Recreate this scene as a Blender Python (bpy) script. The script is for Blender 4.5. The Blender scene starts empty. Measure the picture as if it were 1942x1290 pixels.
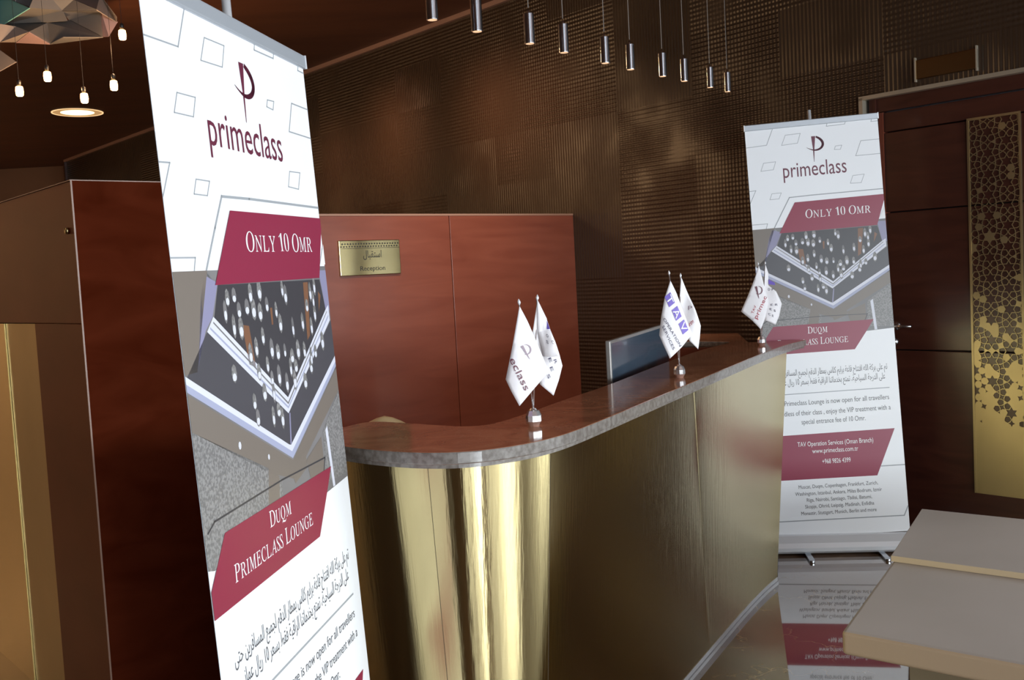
import bpy, bmesh, math, random
from mathutils import Vector as V, Matrix
random.seed(7)
C = bpy.context.scene.collection
# ---------------------------------------------------------------- camera
F = 1900.0; PIT, ROLL = -0.0664, -0.0529
CAM = V((0, 0, 1.5))
FW = V((0, math.cos(PIT), math.sin(PIT))); RT0 = V((1, 0, 0)); UP0 = RT0.cross(FW)
RT = math.cos(ROLL)*RT0 + math.sin(ROLL)*UP0; UP = -math.sin(ROLL)*RT0 + math.cos(ROLL)*UP0
cd = bpy.data.cameras.new('camera'); cam = bpy.data.objects.new('camera', cd); C.objects.link(cam)
m = Matrix((RT, UP, -FW)).transposed().to_4x4(); m.translation = CAM; cam.matrix_world = m
cd.sensor_width = 36; cd.lens = F/1942*36; cd.clip_start = .05; cd.clip_end = 60
bpy.context.scene.camera = cam
sc = bpy.context.scene
sc.view_settings.view_transform = 'Standard'; sc.view_settings.look = 'None'
sc.view_settings.exposure = 0.0; sc.view_settings.gamma = 1
# ---------------------------------------------------------------- world and daylight
w = bpy.data.worlds.new('world'); sc.world = w; w.use_nodes = True
w.node_tree.nodes['Background'].inputs[0].default_value = (.75, .85, 1, 1)
w.node_tree.nodes['Background'].inputs[1].default_value = .35
sc.cycles.use_denoising = True; sc.cycles.max_bounces = 8; sc.cycles.sample_clamp_indirect = 6
def area(name, loc, aim, sx, sy, watts, col):
    l = bpy.data.lights.new(name, 'AREA'); l.shape = 'RECTANGLE'; l.size = sx; l.size_y = sy; l.energy = watts; l.color = col
    o = bpy.data.objects.new(name, l); C.objects.link(o); o.location = loc
    o.rotation_euler = (V(aim)-V(loc)).to_track_quat('-Z', 'Z').to_euler(); return o
DAY = (.86, .94, 1.0)
# glazed openings of the right hand wall: (centre y, width)
WINS = [(-3.9, 1.3), (-2.2, 1.3), (-.7, .7), (.35, .5)]
WPOW = (80, 95, 420, 105)                              # uneven powers: the middle window is strongest, to shape stripes in the brass
WZ0, WZ1, WX = .3, 2.9, 5.6
for (cy, wd), pw_ in zip(WINS, WPOW):
    area('daylight_panel', (WX-.06, cy, (WZ0+WZ1)/2), (0, cy, (WZ0+WZ1)/2), wd, WZ1-WZ0, pw_*wd, DAY)

for cx_, wt in ((1.0, 80), (2.9, 115), (4.6, 360)): area('daylight_panel', (cx_, -7.9, 1.7), (cx_, 0, 1.7), 1.5, 2.4, wt, DAY)  # unseen panels before the solid front wall, added to light the far banner
WARM = (1.0, .66, .40)
def spot(loc, aim, watts, ang, col=WARM):
    l = bpy.data.lights.new('warm_spot', 'SPOT'); l.energy = watts; l.color = col; l.spot_size = math.radians(ang); l.spot_blend = .8; l.shadow_soft_size = .05
    o = bpy.data.objects.new('warm_spot', l); C.objects.link(o); o.location = loc; o.rotation_euler = (V(aim)-V(loc)).to_track_quat('-Z', 'Y').to_euler(); return o
for x, y in ((-.35, 4.3), (.5, 4.9)): spot((x, y, 3.45), (x-.25, y+1.2, 1.75), 150, 75, (1, .8, .62))
for x, y in ((-3.2, 2.2), (-4.6, 4.2)): spot((x, y, 3.45), (x+.9, y+1.8, 1.2), 38, 90)
for x, y in ((-6.6, 6), (-6.8, 9), (-6.6, 12)): spot((x, y, 3.45), (-8.4, y+.6, 1.2), 330, 110)  # unseen spots added so the brass inlay reflects a lit hall

# ---------------------------------------------------------------- geometry helpers
def ray(x, y): return RT*((x-971)/F) - UP*((y-645)/F) + FW
def atz(x, y, z): d = ray(x, y); return CAM + d*((z-1.5)/d.z)
def aty(x, y, Y): return CAM + ray(x, y)*(Y/ray(x, y).y)
def atp(x, y, P, n): d = ray(x, y); return CAM + d*(n.dot(P-CAM)/n.dot(d))
def tag(o, label=None, cat=None, group=None, kind=None):
    for k, v in (('label', label), ('category', cat), ('group', group), ('kind', kind)):
        if v: o[k] = v
    return o
def thing(name, loc, label, cat, group=None):
    o = bpy.data.objects.new(name, None); C.objects.link(o); o.location = loc; o.empty_display_size = .05
    return tag(o, label, cat, group)
def wloc(o):
    p = V((0, 0, 0))
    while o is not None: p += V(o.location); o = o.parent
    return p
def mesh(name, verts, faces, mats, parent=None, smooth=False, fm=None, loc=None):
    """verts in world space; stored relative to the parent's (or own) base point"""
    base = wloc(parent) if parent else (V(loc) if loc is not None else V((0, 0, 0)))
    me = bpy.data.meshes.new(name)
    me.from_pydata([tuple(V(v)-base) for v in verts], [], faces)
    for mt in (mats if isinstance(mats, (list, tuple)) else [mats]): me.materials.append(mt)
    if fm:
        for p, i in zip(me.polygons, fm): p.material_index = i
    if smooth:
        me.polygons.foreach_set('use_smooth', [True]*len(me.polygons))
    bm = bmesh.new(); bm.from_mesh(me); bmesh.ops.recalc_face_normals(bm, faces=bm.faces); bm.to_mesh(me); bm.free()
    o = bpy.data.objects.new(name, me); C.objects.link(o)
    if parent: o.parent = parent
    else: o.location = base
    return o
def bev(o, wd, seg=2, ang=40):
    b = o.modifiers.new('bevel', 'BEVEL'); b.width = wd; b.segments = seg; b.limit_method = 'ANGLE'; b.angle_limit = math.radians(ang); return o
class G:
    def __init__(s): s.v = []; s.f = []; s.m = []
    def add(s, vs, fs, mi=0):
        k = len(s.v); s.v += [V(v) for v in vs]; s.f += [tuple(i+k for i in f) for f in fs]; s.m += [mi]*len(fs); return s
    def box(s, o, ex, ey, ez, mi=0):
        """corner o and three edge vectors"""
        o, ex, ey, ez = V(o), V(ex), V(ey), V(ez)
        return s.add([o, o+ex, o+ex+ey, o+ey, o+ez, o+ex+ez, o+ex+ey+ez, o+ey+ez],
                     [(0, 3, 2, 1), (4, 5, 6, 7), (0, 1, 5, 4), (1, 2, 6, 5), (2, 3, 7, 6), (3, 0, 4, 7)], mi)
    def lathe(s, c, prof, n=20, ax=None, mi=0, cap=True):
        c = V(c); ax = V(ax) if ax else V((0, 0, 1)); a = ax.orthogonal().normalized(); b = ax.cross(a).normalized()
        vs = []
        for r, h in prof:
            for i in range(n):
                t = 2*math.pi*i/n; vs.append(c+ax*h+a*(r*math.cos(t))+b*(r*math.sin(t)))
        fs = [(j*n+i, j*n+(i+1) % n, (j+1)*n+(i+1) % n, (j+1)*n+i) for j in range(len(prof)-1) for i in range(n)]
        if cap and prof[0][0] > 1e-6: fs.append(tuple(range(n-1, -1, -1)))
        if cap and prof[-1][0] > 1e-6: fs.append(tuple((len(prof)-1)*n+i for i in range(n)))
        return s.add(vs, fs, mi)
    def rod(s, p, q, r, n=10, mi=0, r2=None):
        p, q = V(p), V(q); d = q-p; L = d.length
        return s.lathe(p, [(r, 0), (r2 or r, L)], n, d.normalized(), mi)
    def prism(s, pts, z0, z1, mi=0, ms=None):
        n = len(pts)
        s.add([V((p[0], p[1], z0)) for p in pts]+[V((p[0], p[1], z1)) for p in pts], [], mi); k = len(s.v)-2*n
        s.f += [tuple(k+i for i in range(n-1, -1, -1)), tuple(k+n+i for i in range(n))]; s.m += [mi, mi]
        for i in range(n):
            j = (i+1) % n; s.f.append((k+i, k+j, k+n+j, k+n+i)); s.m.append(mi if ms is None else ms)
        return s
    def out(s, name, mats, parent=None, smooth=False, loc=None):
        return mesh(name, s.v, s.f, mats, parent, smooth, s.m, loc)

# ---------------------------------------------------------------- materials
def mat(name, col, rough=.5, metal=0, spec=.5, coat=0, coat_r=.05, em=None, es=0, aniso=0):
    mt = bpy.data.materials.new(name); mt.use_nodes = True; b = mt.node_tree.nodes['Principled BSDF']
    b.inputs['Base Color'].default_value = (*col, 1); b.inputs['Roughness'].default_value = rough
    b.inputs['Metallic'].default_value = metal; b.inputs['Specular IOR Level'].default_value = spec
    b.inputs['Coat Weight'].default_value = coat; b.inputs['Coat Roughness'].default_value = coat_r
    b.inputs['Anisotropic'].default_value = aniso
    if em: b.inputs['Emission Color'].default_value = (*em, 1); b.inputs['Emission Strength'].default_value = es
    return mt
def nt(mt): return mt.node_tree, mt.node_tree.nodes['Principled BSDF']
def node(t, kind, **kw):
    n = t.nodes.new(kind)
    for k, v in kw.items():
        if k in n.inputs.keys() if hasattr(n.inputs, 'keys') else False: n.inputs[k].default_value = v
        else: setattr(n, k, v)
    return n
def ramp(t, stops):
    r = t.nodes.new('ShaderNodeValToRGB'); e = r.color_ramp.elements
    while len(e) < len(stops): e.new(.5)
    for i, (p, c) in enumerate(stops): e[i].position = p; e[i].color = (*c, 1)
    return r
def noisy(mt, c1, c2, scale=(6, 6, 6), detail=6, lo=.35, hi=.65, bump=0, rough=None, dist=0.0, coord='Object'):
    t, b = nt(mt); tc = t.nodes.new('ShaderNodeTexCoord'); mp = t.nodes.new('ShaderNodeMapping'); mp.inputs['Scale'].default_value = scale
    n = t.nodes.new('ShaderNodeTexNoise'); n.inputs['Scale'].default_value = 1; n.inputs['Detail'].default_value = detail; n.inputs['Distortion'].default_value = dist
    r = ramp(t, [(lo, c1), (hi, c2)])
    t.links.new(tc.outputs[coord], mp.inputs[0]); t.links.new(mp.outputs[0], n.inputs['Vector']); t.links.new(n.outputs['Fac'], r.inputs[0]); t.links.new(r.outputs[0], b.inputs['Base Color'])
    if rough:
        q = t.nodes.new('ShaderNodeMapRange'); q.inputs['To Min'].default_value = rough[0]; q.inputs['To Max'].default_value = rough[1]
        t.links.new(n.outputs['Fac'], q.inputs['Value']); t.links.new(q.outputs[0], b.inputs['Roughness'])
    if bump:
        bp = t.nodes.new('ShaderNodeBump'); bp.inputs['Strength'].default_value = bump; bp.inputs['Distance'].default_value = .01
        t.links.new(n.outputs['Fac'], bp.inputs['Height']); t.links.new(bp.outputs[0], b.inputs['Normal'])
    return mt
M = {}
M['mahogany'] = noisy(mat('mahogany', (.2, .05, .03), .35, coat=.35, coat_r=.12), (.165, .040, .022), (.215, .060, .034), (1.2, 1.2, 9), 5, .25, .75, dist=1.5)
M['mahogany_dark'] = noisy(mat('mahogany_dark', (.1, .02, .01), .35, coat=.3, coat_r=.15), (.034, .008, .005), (.060, .016, .009), (2, 2, 12), 5, .3, .7, dist=1.2)
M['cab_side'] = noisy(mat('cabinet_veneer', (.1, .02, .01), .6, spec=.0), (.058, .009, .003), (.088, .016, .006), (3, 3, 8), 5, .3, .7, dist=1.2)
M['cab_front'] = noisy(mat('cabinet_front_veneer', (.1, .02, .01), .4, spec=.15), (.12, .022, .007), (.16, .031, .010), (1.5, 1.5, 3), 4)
M['ceiling_wood'] = noisy(mat('ceiling_wood', (.08, .02, .01), .5), (.088, .030, .014), (.118, .042, .019), (1, 5, 1), 4)
M['rear_wall'] = noisy(mat('rear_wall', (.1, .04, .02), .6), (.15, .066, .028), (.19, .085, .036), (1, 1, 1), 4)
M['room_wall'] = mat('room_wall', (.035, .025, .018), .7)
M['hall_reflector'] = mat('hall_reflector', (.45, .36, .24), .7)
M['trim'] = mat('trim', (.30, .17, .12), .4)
M['door_trim'] = mat('door_trim', (.50, .44, .34), .35, metal=.6)
M['brass'] = noisy(mat('brass', (.6, .5, .26), .16, metal=1), (.50, .41, .20), (.56, .465, .245), (1.2, 1.2, .5), 4, rough=(.06, .10))
def brushed(mt, rough, an):
    t, b = nt(mt)
    for l in [l for l in t.links if l.to_socket == b.inputs['Roughness']]: t.links.remove(l)
    b.inputs['Roughness'].default_value = rough; b.inputs['Anisotropic'].default_value = an; b.inputs['Anisotropic Rotation'].default_value = .25
    tn = t.nodes.new('ShaderNodeTangent'); tn.direction_type = 'RADIAL'; tn.axis = 'Z'; t.links.new(tn.outputs[0], b.inputs['Tangent'])
    tc = t.nodes.new('ShaderNodeTexCoord'); mp = t.nodes.new('ShaderNodeMapping'); mp.inputs['Scale'].default_value = (26, 26, .25)
    n = t.nodes.new('ShaderNodeTexNoise'); n.inputs['Detail'].default_value = 3; bp = t.nodes.new('ShaderNodeBump'); bp.inputs['Strength'].default_value = .10; bp.inputs['Distance'].default_value = .004
    t.links.new(tc.outputs['Object'], mp.inputs[0]); t.links.new(mp.outputs[0], n.inputs['Vector']); t.links.new(n.outputs['Fac'], bp.inputs['Height']); t.links.new(bp.outputs[0], b.inputs['Normal'])
brushed(M['brass'], .24, 1.0)
M['plate'] = mat('polished_brass', (.62, .52, .27), .12, metal=1)
M['brass_door'] = noisy(mat('brass_door', (.55, .4, .15), .3, metal=1), (.46, .37, .21), (.54, .435, .25), (3, 3, 1.5), 4, rough=(.38, .5))
M['seam'] = mat('seam_shadow', (.06, .04, .02), .8)
M['chrome'] = mat('chrome', (.82, .84, .86), .06, metal=1)
M['bright_chrome'] = mat('bright_chrome', (.93, .92, .93), .16, metal=.9)
M['steel'] = mat('steel', (.55, .58, .62), .22, metal=1)
M['tube'] = mat('tube_steel', (.60, .66, .74), .12, metal=1)
M['silver'] = mat('silver', (.78, .80, .83), .38, metal=.35)
M['grey_rail'] = mat('grey_rail', (.45, .48, .52), .4, metal=.4)
M['black'] = mat('black', (.012, .011, .012), .4)
M['sheet'] = mat('banner_vinyl', (.86, .875, .90), .38, spec=.5)
M['maroon'] = mat('maroon_ink', (.25, .016, .050), .38)
M['ink'] = mat('dark_ink', (.13, .02, .045), .4)
M['grey_ink'] = mat('grey_ink', (.10, .10, .11), .4)
M['line_ink'] = mat('line_ink', (.34, .36, .38), .4)
M['white_ink'] = mat('white_ink', (.85, .85, .86), .38)
M['cloth'] = mat('flag_cloth', (.86, .84, .86), .55)
M['tav'] = mat('purple_ink', (.17, .11, .52), .5)
M['red_ink'] = mat('red_ink', (.42, .02, .05), .5)
M['lamp_glow'] = mat('lamp_glow', (1, .8, .5), .3, em=(1, .50, .17), es=11)
M['lens_glow'] = mat('lens_glow', (.9, .7, .5), .3, em=(1, .62, .36), es=1.1)
M['disc_glow'] = mat('disc_glow', (1, .8, .5), .3, em=(1, .70, .34), es=3)
M['cream'] = noisy(mat('cream_paint', (.5, .43, .36), .5), (.40, .35, .31), (.44, .385, .345), (2, 2, 2), 3)
M['cream_side_lit'] = mat('cream_side_lit', (.46, .335, .215), .5)  # warm lamplight on the table's front, put into the side colour
M['plinth'] = mat('plinth', (.22, .17, .10), .5)
M['cream_edge_lit'] = mat('cream_edge_lit', (.60, .47, .30), .45)
M['chair'] = mat('cream_leather', (.85, .64, .34), .45)
M['monitor_back'] = mat('monitor_glass', (.055, .085, .12), .16, coat=.6, coat_r=.05)
M['monitor_rim'] = mat('monitor_rim', (.40, .38, .36), .35, metal=.5)
def marble(name, base, mid, vein, sc_, rough, spec_=.5, coat_=1):
    mt = mat(name, base, rough, spec=spec_, coat=coat_, coat_r=.02); b0_ = mt.node_tree.nodes['Principled BSDF']; b0_.inputs['Coat IOR'].default_value = 1.9; t, b = nt(mt)
    tc = t.nodes.new('ShaderNodeTexCoord'); n = t.nodes.new('ShaderNodeTexNoise'); n.inputs['Scale'].default_value = sc_; n.inputs['Detail'].default_value = 8; n.inputs['Distortion'].default_value = 1.2
    r = ramp(t, [(.35, base), (.62, mid)])
    v = t.nodes.new('ShaderNodeTexVoronoi'); v.feature = 'DISTANCE_TO_EDGE'; v.inputs['Scale'].default_value = sc_*1.6
    mx = t.nodes.new('ShaderNodeMixRGB'); mx.inputs[0].default_value = .22; n2 = t.nodes.new('ShaderNodeTexNoise'); n2.inputs['Scale'].default_value = sc_*2.5; n2.inputs['Detail'].default_value = 5
    t.links.new(tc.outputs['Object'], mx.inputs[1]); t.links.new(tc.outputs['Object'], n2.inputs['Vector']); t.links.new(n2.outputs['Color'], mx.inputs[2]); t.links.new(mx.outputs[0], v.inputs['Vector'])
    vr = ramp(t, [(0, (1, 1, 1)), (.018, (0, 0, 0))]); t.links.new(v.outputs['Distance'], vr.inputs[0])
    n3 = t.nodes.new('ShaderNodeTexNoise'); n3.inputs['Scale'].default_value = sc_*.9; r3 = ramp(t, [(.42, (0, 0, 0)), (.56, (1, 1, 1))]); t.links.new(tc.outputs['Object'], n3.inputs['Vector']); t.links.new(n3.outputs['Fac'], r3.inputs[0])
    mu = t.nodes.new('ShaderNodeMath'); mu.operation = 'MULTIPLY'; t.links.new(vr.outputs[0], mu.inputs[0]); t.links.new(r3.outputs[0], mu.inputs[1])
    m2 = t.nodes.new('ShaderNodeMixRGB'); m2.inputs[2].default_value = (*vein, 1)
    t.links.new(tc.outputs['Object'], n.inputs['Vector']); t.links.new(n.outputs['Fac'], r.inputs[0]); t.links.new(r.outputs[0], m2.inputs[1]); t.links.new(mu.outputs[0], m2.inputs[0]); t.links.new(m2.outputs[0], b.inputs['Base Color'])
    return mt
M['floor'] = marble('floor_marble', (.11, .060, .032), (.19, .112, .065), (.42, .31, .16), 3.2, .05, .8, 1)
M['top'] = marble('counter_marble', (.32, .122, .064), (.48, .205, .11), (.55, .32, .20), 7, .11, .22, 0)
M['slab_edge'] = noisy(mat('slab_edge', (.3, .26, .24), .35, coat=.4), (.12, .10, .085), (.21, .19, .17), (60, 60, 60), 6, .38, .62)
# woven relief wall
def woven():
    mt = mat('woven_wall', (.03, .016, .01), .36, spec=.5); t, b = nt(mt)
    L = t.links.new
    def mth(op, a, bb=None):
        n = t.nodes.new('ShaderNodeMath'); n.operation = op
        for i, q in enumerate((a, bb)):
            if q is None: continue
            if isinstance(q, (int, float)): n.inputs[i].default_value = q
            else: L(q, n.inputs[i])
        return n.outputs[0]
    tc = t.nodes.new('ShaderNodeTexCoord'); sp = t.nodes.new('ShaderNodeSeparateXYZ'); L(tc.outputs['Object'], sp.inputs[0])
    s, z = sp.outputs['X'], sp.outputs['Z']
    ribs = mth('SINE', mth('MULTIPLY', z, 2*math.pi/.027)); cols = mth('SINE', mth('MULTIPLY', s, 2*math.pi/.024))
    def cell(a, b_, off):
        cx = mth('FLOOR', mth('DIVIDE', mth('ADD', s, off), a)); row = mth('FLOOR', mth('DIVIDE', z, b_))
        cb = t.nodes.new('ShaderNodeCombineXYZ'); L(cx, cb.inputs[0]); L(row, cb.inputs[1])
        wn = t.nodes.new('ShaderNodeTexWhiteNoise'); L(cb.outputs[0], wn.inputs['Vector']); return wn.outputs['Value']
    c1 = cell(.62, .36, 20); c2 = cell(1.24, 5, 20.3)
    ver = mth('GREATER_THAN', c1, .66)
    nz = t.nodes.new('ShaderNodeTexNoise'); nz.inputs['Scale'].default_value = 2.6; nz.inputs['Detail'].default_value = 2; L(tc.outputs['Object'], nz.inputs['Vector'])
    wob = mth('MULTIPLY', mth('SUBTRACT', nz.outputs['Fac'], .28), 2.6)
    amp_h = mth('MULTIPLY', mth('SUBTRACT', 1, ver), mth('ADD', mth('MULTIPLY', c1, .9), .35))
    h = mth('MULTIPLY', wob, mth('ADD', mth('MULTIPLY', ribs, amp_h), mth('MULTIPLY', cols, mth('ADD', mth('MULTIPLY', ver, .30), .34))))
    bp = t.nodes.new('ShaderNodeBump'); bp.inputs['Strength'].default_value = .48; bp.inputs['Distance'].default_value = .006; L(h, bp.inputs['Height']); L(bp.outputs[0], b.inputs['Normal'])
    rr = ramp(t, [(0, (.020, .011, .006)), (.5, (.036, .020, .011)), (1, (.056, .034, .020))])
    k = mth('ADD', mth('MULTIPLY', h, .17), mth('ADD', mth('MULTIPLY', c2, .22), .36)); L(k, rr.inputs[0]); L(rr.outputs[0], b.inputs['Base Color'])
    return mt
M['woven'] = woven()

# ---------------------------------------------------------------- setting
AD = V((-.6579, .7531, 0))            # along the long wall, going away to the left
TD = -AD                              # along the wall towards the right
BD = V((.7531, .6579, 0))             # wall normal, pointing into the wall
WC = 4.95
def WP(s, z, off=0): return BD*(WC-off) + TD*s + V((0, 0, z))
def ws(x, y, off=0):                  # picture point -> (s, z) on the wall
    p = atp(x, y, BD*(WC-off), BD); return p.dot(TD), p.z
CZ = 3.5
def walls_box(name, s0, s1, z0, z1, off0, off1, mt, parent=None, kind='structure'):
    """box in wall space as an object whose local axes are the wall's axes"""
    me = bpy.data.meshes.new(name); y0, y1 = -off1, -off0
    vs = [(x, y, z) for z in (z0, z1) for y in (y0, y1) for x in (s0, s1)]
    me.from_pydata(vs, [], [(0, 2, 3, 1), (4, 5, 7, 6), (0, 1, 5, 4), (1, 3, 7, 5), (3, 2, 6, 7), (2, 0, 4, 6)]); me.materials.append(mt)
    o = bpy.data.objects.new(name, me); C.objects.link(o)
    mw = Matrix((TD, BD, V((0, 0, 1)))).transposed().to_4x4(); mw.translation = BD*WC
    if parent: o.parent = parent
    o.matrix_basis = mw
    if kind: o['kind'] = kind
    return o
g = G().box((-14, -8, -.1), (22, 0, 0), (0, 28, 0), (0, 0, .1)); tag(g.out('floor', M['floor']), kind='structure')
g = G().box((-14, -8, CZ), (22, 0, 0), (0, 28, 0), (0, 0, .1)); tag(g.out('ceiling', M['ceiling_wood']), kind='structure')
sL = ws(126, 325)[0]; sD0, zD = ws(1634, 187); sD1 = sD0+1.32
walls_box('wall_right', sL, sD0, 0, CZ, -.15, 0, M['woven'])
walls_box('wall_right', sD0, sD1, zD, CZ, -.15, 0, M['woven'])
walls_box('wall_right', sD1, 5.3, 0, CZ, -.15, 0, M['woven'])
# trim under the ceiling and down the far end
tr = walls_box('trim_1', sL, 5, CZ-.035, CZ, 0, .03, M['trim'])
walls_box('trim_2', sL-.02, sL+.03, 0, CZ-.035, 0, .03, M['mahogany_dark'])
# far end of the hall, beyond the end of the long wall
c = WP(sL, 0)
g = G().box(V((-14, 15.5, 0)), V((14, 0, 0)), V((0, .2, 0)), V((0, 0, CZ))); tag(g.out('wall_back', M['rear_wall']), kind='structure')
g = G().box(V((-8.7, -8, 0)), V((.2, 0, 0)), V((0, 24, 0)), V((0, 0, CZ))); tag(g.out('wall_left', M['room_wall']), kind='structure')
g = G().box(V((-8.5, 3.6, 0)), V((.04, 0, 0)), V((0, 11.9, 0)), V((0, 0, CZ))); tag(g.out('wall_left', M['hall_reflector']), kind='structure')  # pale unseen facing, added as a bright surface for the brass to reflect
g = G().box(V((-14, -8.2, 0)), V((19.8, 0, 0)), V((0, .2, 0)), V((0, 0, CZ))); tag(g.out('wall_front', M['room_wall']), kind='structure')
# window wall on the right of the camera (out of frame): piers between the glazed openings
g = G(); ys = [-8]
for cy, wd in WINS: ys += [cy-wd/2, cy+wd/2]
ys.append(1.0)
for i in range(0, len(ys), 2): g.box((WX-.05, ys[i], 0), (.25, 0, 0), (0, ys[i+1]-ys[i], 0), (0, 0, CZ))
g.box((WX-.05, ys[1], 0), (.25, 0, 0), (0, ys[-2]-ys[1], 0), (0, 0, WZ0)); g.box((WX-.05, ys[1], WZ1), (.25, 0, 0), (0, ys[-2]-ys[1], 0), (0, 0, CZ-WZ1))
tag(g.out('wall_window_side', M['room_wall']), kind='structure')
for i, (cy, wd) in enumerate(WINS):
    g = G()
    for k in range(3 if wd > 1 else 2):
        n_ = 2 if wd > 1 else 1; g.box((WX-.1, cy-wd/2+k*wd/n_-.025, WZ0), (.04, 0, 0), (0, .05, 0), (0, 0, WZ1-WZ0))
    g.box((WX-.1, cy-wd/2, 2.2), (.04, 0, 0), (0, wd, 0), (0, 0, .05))
    tag(g.out('frame_bars_%d' % (i+1), M['black']), kind='structure')

# unseen light panel and bars beyond the door, invented to brighten the brass
a_ = WP(.55, 1.6, .03); area('daylight_panel', a_, a_-BD, 1.3, 2.5, 95, DAY)
for k in range(3):
    tag(walls_box('frame_bars_%d' % (5+k), -.13+k*.65, -.07+k*.65, .3, 2.9, .03, .07, M['black']), kind='structure')
for px_, py_, W_ in ((745, 235, 230), (640, 300, 140), (935, 185, 200), (1045, 180, 90)):  # added spots that imitate lamp reflections on the woven ribs
    s_, z_ = ws(px_, py_); spot(WP(s_, 3.42, 1.3), WP(s_, z_-.05, 0), W_, 40, (1, .50, .28)).data.shadow_soft_size = .35
# ---------------------------------------------------------------- door with pierced brass panel
R_ = .05                                                       # how far the leaf sits back in the wall
def wg(name, s0, s1, z0, z1, off0, off1, mt, parent):          # wall-space box as world-space part
    a = G(); o = WP(s0, z0, off1); a.box(o, TD*(s1-s0), BD*(off1-off0), V((0, 0, z1-z0))); return a.out(name, mt, parent)
door = thing('door_1', WP((sD0+sD1)/2, 0, -R_), None, None); door['kind'] = 'structure'
def dtrim(n, *a): tag(walls_box(n, *a), kind='structure')
dtrim('trim_3', sD0-.012, sD0+.010, 0, zD, -.14, .012, M['door_trim'])
dtrim('trim_4', sD0-.012, sD1, zD-.012, zD+.008, -.14, .012, M['door_trim'])
s_j = ws(1668, 300, -R_)[0]
wg('jamb', sD0+.03, s_j, 0, zD-.012, -.14, -.02, M['mahogany_dark'], door)
wg('head', s_j, sD1, ws(1750, 200, -R_)[1], zD-.012, -.14, -.03, M['mahogany_dark'], door)
zs = [.01, ws(1800, 666, -R_)[1], ws(1760, 397, -R_)[1], ws(1750, 241, -R_)[1], ws(1750, 201, -R_)[1]]
for i in range(4):
    bev(wg('door_board', s_j+.03, sD1-.02, zs[i]+.003, zs[i+1]-.003, -R_-.05, -R_, M['mahogany_dark'], door), .003)
wg('door_stile', s_j+.003, s_j+.027, .01, zs[4], -R_-.05, -R_+.004, M['mahogany'], door)
wg('core', s_j+.003, sD1-.02, .01, zs[4], -R_-.06, -R_-.045, M['black'], door)
# brass panel: rosette lattice, solid towards the bottom
a0 = ws(1834, 226, -R_); a1 = ws(1936, 210, -R_); a2 = ws(1850, 934, -R_)
P0, P1, PZ1, PZ0 = a0[0], a1[0], (a0[1]+a1[1])/2, a2[1]
PW, PH = P1-P0, PZ1-PZ0
def clip(poly, W, H):
    for ax, lim, sg in ((0, 0, 1), (0, W, -1), (1, 0, 1), (1, H, -1)):
        o = []
        for i in range(len(poly)):
            p, q = poly[i-1], poly[i]; ip, iq = sg*(p[ax]-lim) >= 0, sg*(q[ax]-lim) >= 0
            if ip != iq:
                t = (lim-p[ax])/(q[ax]-p[ax]); o.append((p[0]+(q[0]-p[0])*t, p[1]+(q[1]-p[1])*t))
            if iq: o.append(q)
        poly = o
        if len(poly) < 3: return []
    return poly
def lattice(W, H):
    """rosettes from a hexagon / square / triangle tiling, strap lines at 55 degrees to every tile edge"""
    e = W/6.3; pitch = e*(1+math.sqrt(3)); tiles = {}
    def key(p): return (round(p[0]/e*50), round(p[1]/e*50))
    def addt(poly):
        cx = sum(p[0] for p in poly)/len(poly); cy = sum(p[1] for p in poly)/len(poly); tiles[key((cx, cy))] = poly
    for i in range(-3, 6):
        for j in range(-3, int(H/pitch*1.3)+6):
            hx = i*pitch*math.sqrt(3)/2; hy = (j+.5*(i % 2))*pitch
            hexv = [(hx+e*math.cos(math.radians(60*k)), hy+e*math.sin(math.radians(60*k))) for k in range(6)]; addt(hexv)
            for k in range(6):
                p, q = hexv[k], hexv[(k+1) % 6]; mx, my = (p[0]+q[0])/2-hx, (p[1]+q[1])/2-hy; L = math.hypot(mx, my); nx, ny = mx/L*e, my/L*e
                addt([p, q, (q[0]+nx, q[1]+ny), (p[0]+nx, p[1]+ny)])
                r = hexv[(k-1) % 6]; mx2, my2 = (p[0]+r[0])/2-hx, (p[1]+r[1])/2-hy; n2 = (mx2/L*e, my2/L*e)
                addt([p, (p[0]+nx, p[1]+ny), (p[0]+n2[0], p[1]+n2[1])])
    cells = []; vc = {}
    for poly in tiles.values():
        n = len(poly); cx = sum(p[0] for p in poly)/n; cy = sum(p[1] for p in poly)/n
        mids = [((poly[i][0]+poly[(i+1) % n][0])/2, (poly[i][1]+poly[(i+1) % n][1])/2) for i in range(n)]
        star = []
        for i in range(n):
            v = poly[(i+1) % n]; m0, m1 = mids[i], mids[(i+1) % n]
            mm = ((m0[0]+m1[0])/2, (m0[1]+m1[1])/2); half = math.hypot(m0[0]-mm[0], m0[1]-mm[1])
            interior = math.pi*(n-2)/n; base = (math.pi-interior)/2; th = math.radians(58)-base
            dx, dy = cx-v[0], cy-v[1]; L = math.hypot(dx, dy) or 1; k = half*math.tan(max(th, .05))
            ip = (mm[0]+dx/L*k, mm[1]+dy/L*k); star += [m0, ip]; star_ok = True
            vc.setdefault(key(v), [v, []])[1].extend([m0, ip, m1])
        cells.append(star)
    for v, pts in vc.values():
        u = {key(p): p for p in pts}.values(); cells.append(sorted(u, key=lambda p: math.atan2(p[1]-v[1], p[0]-v[0])))
    return cells
g = G(); bar = .0021; th = .004
def pl(x, z, d=0.0): return WP(P0+x, PZ0+z, -R_+.001+d)
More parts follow.
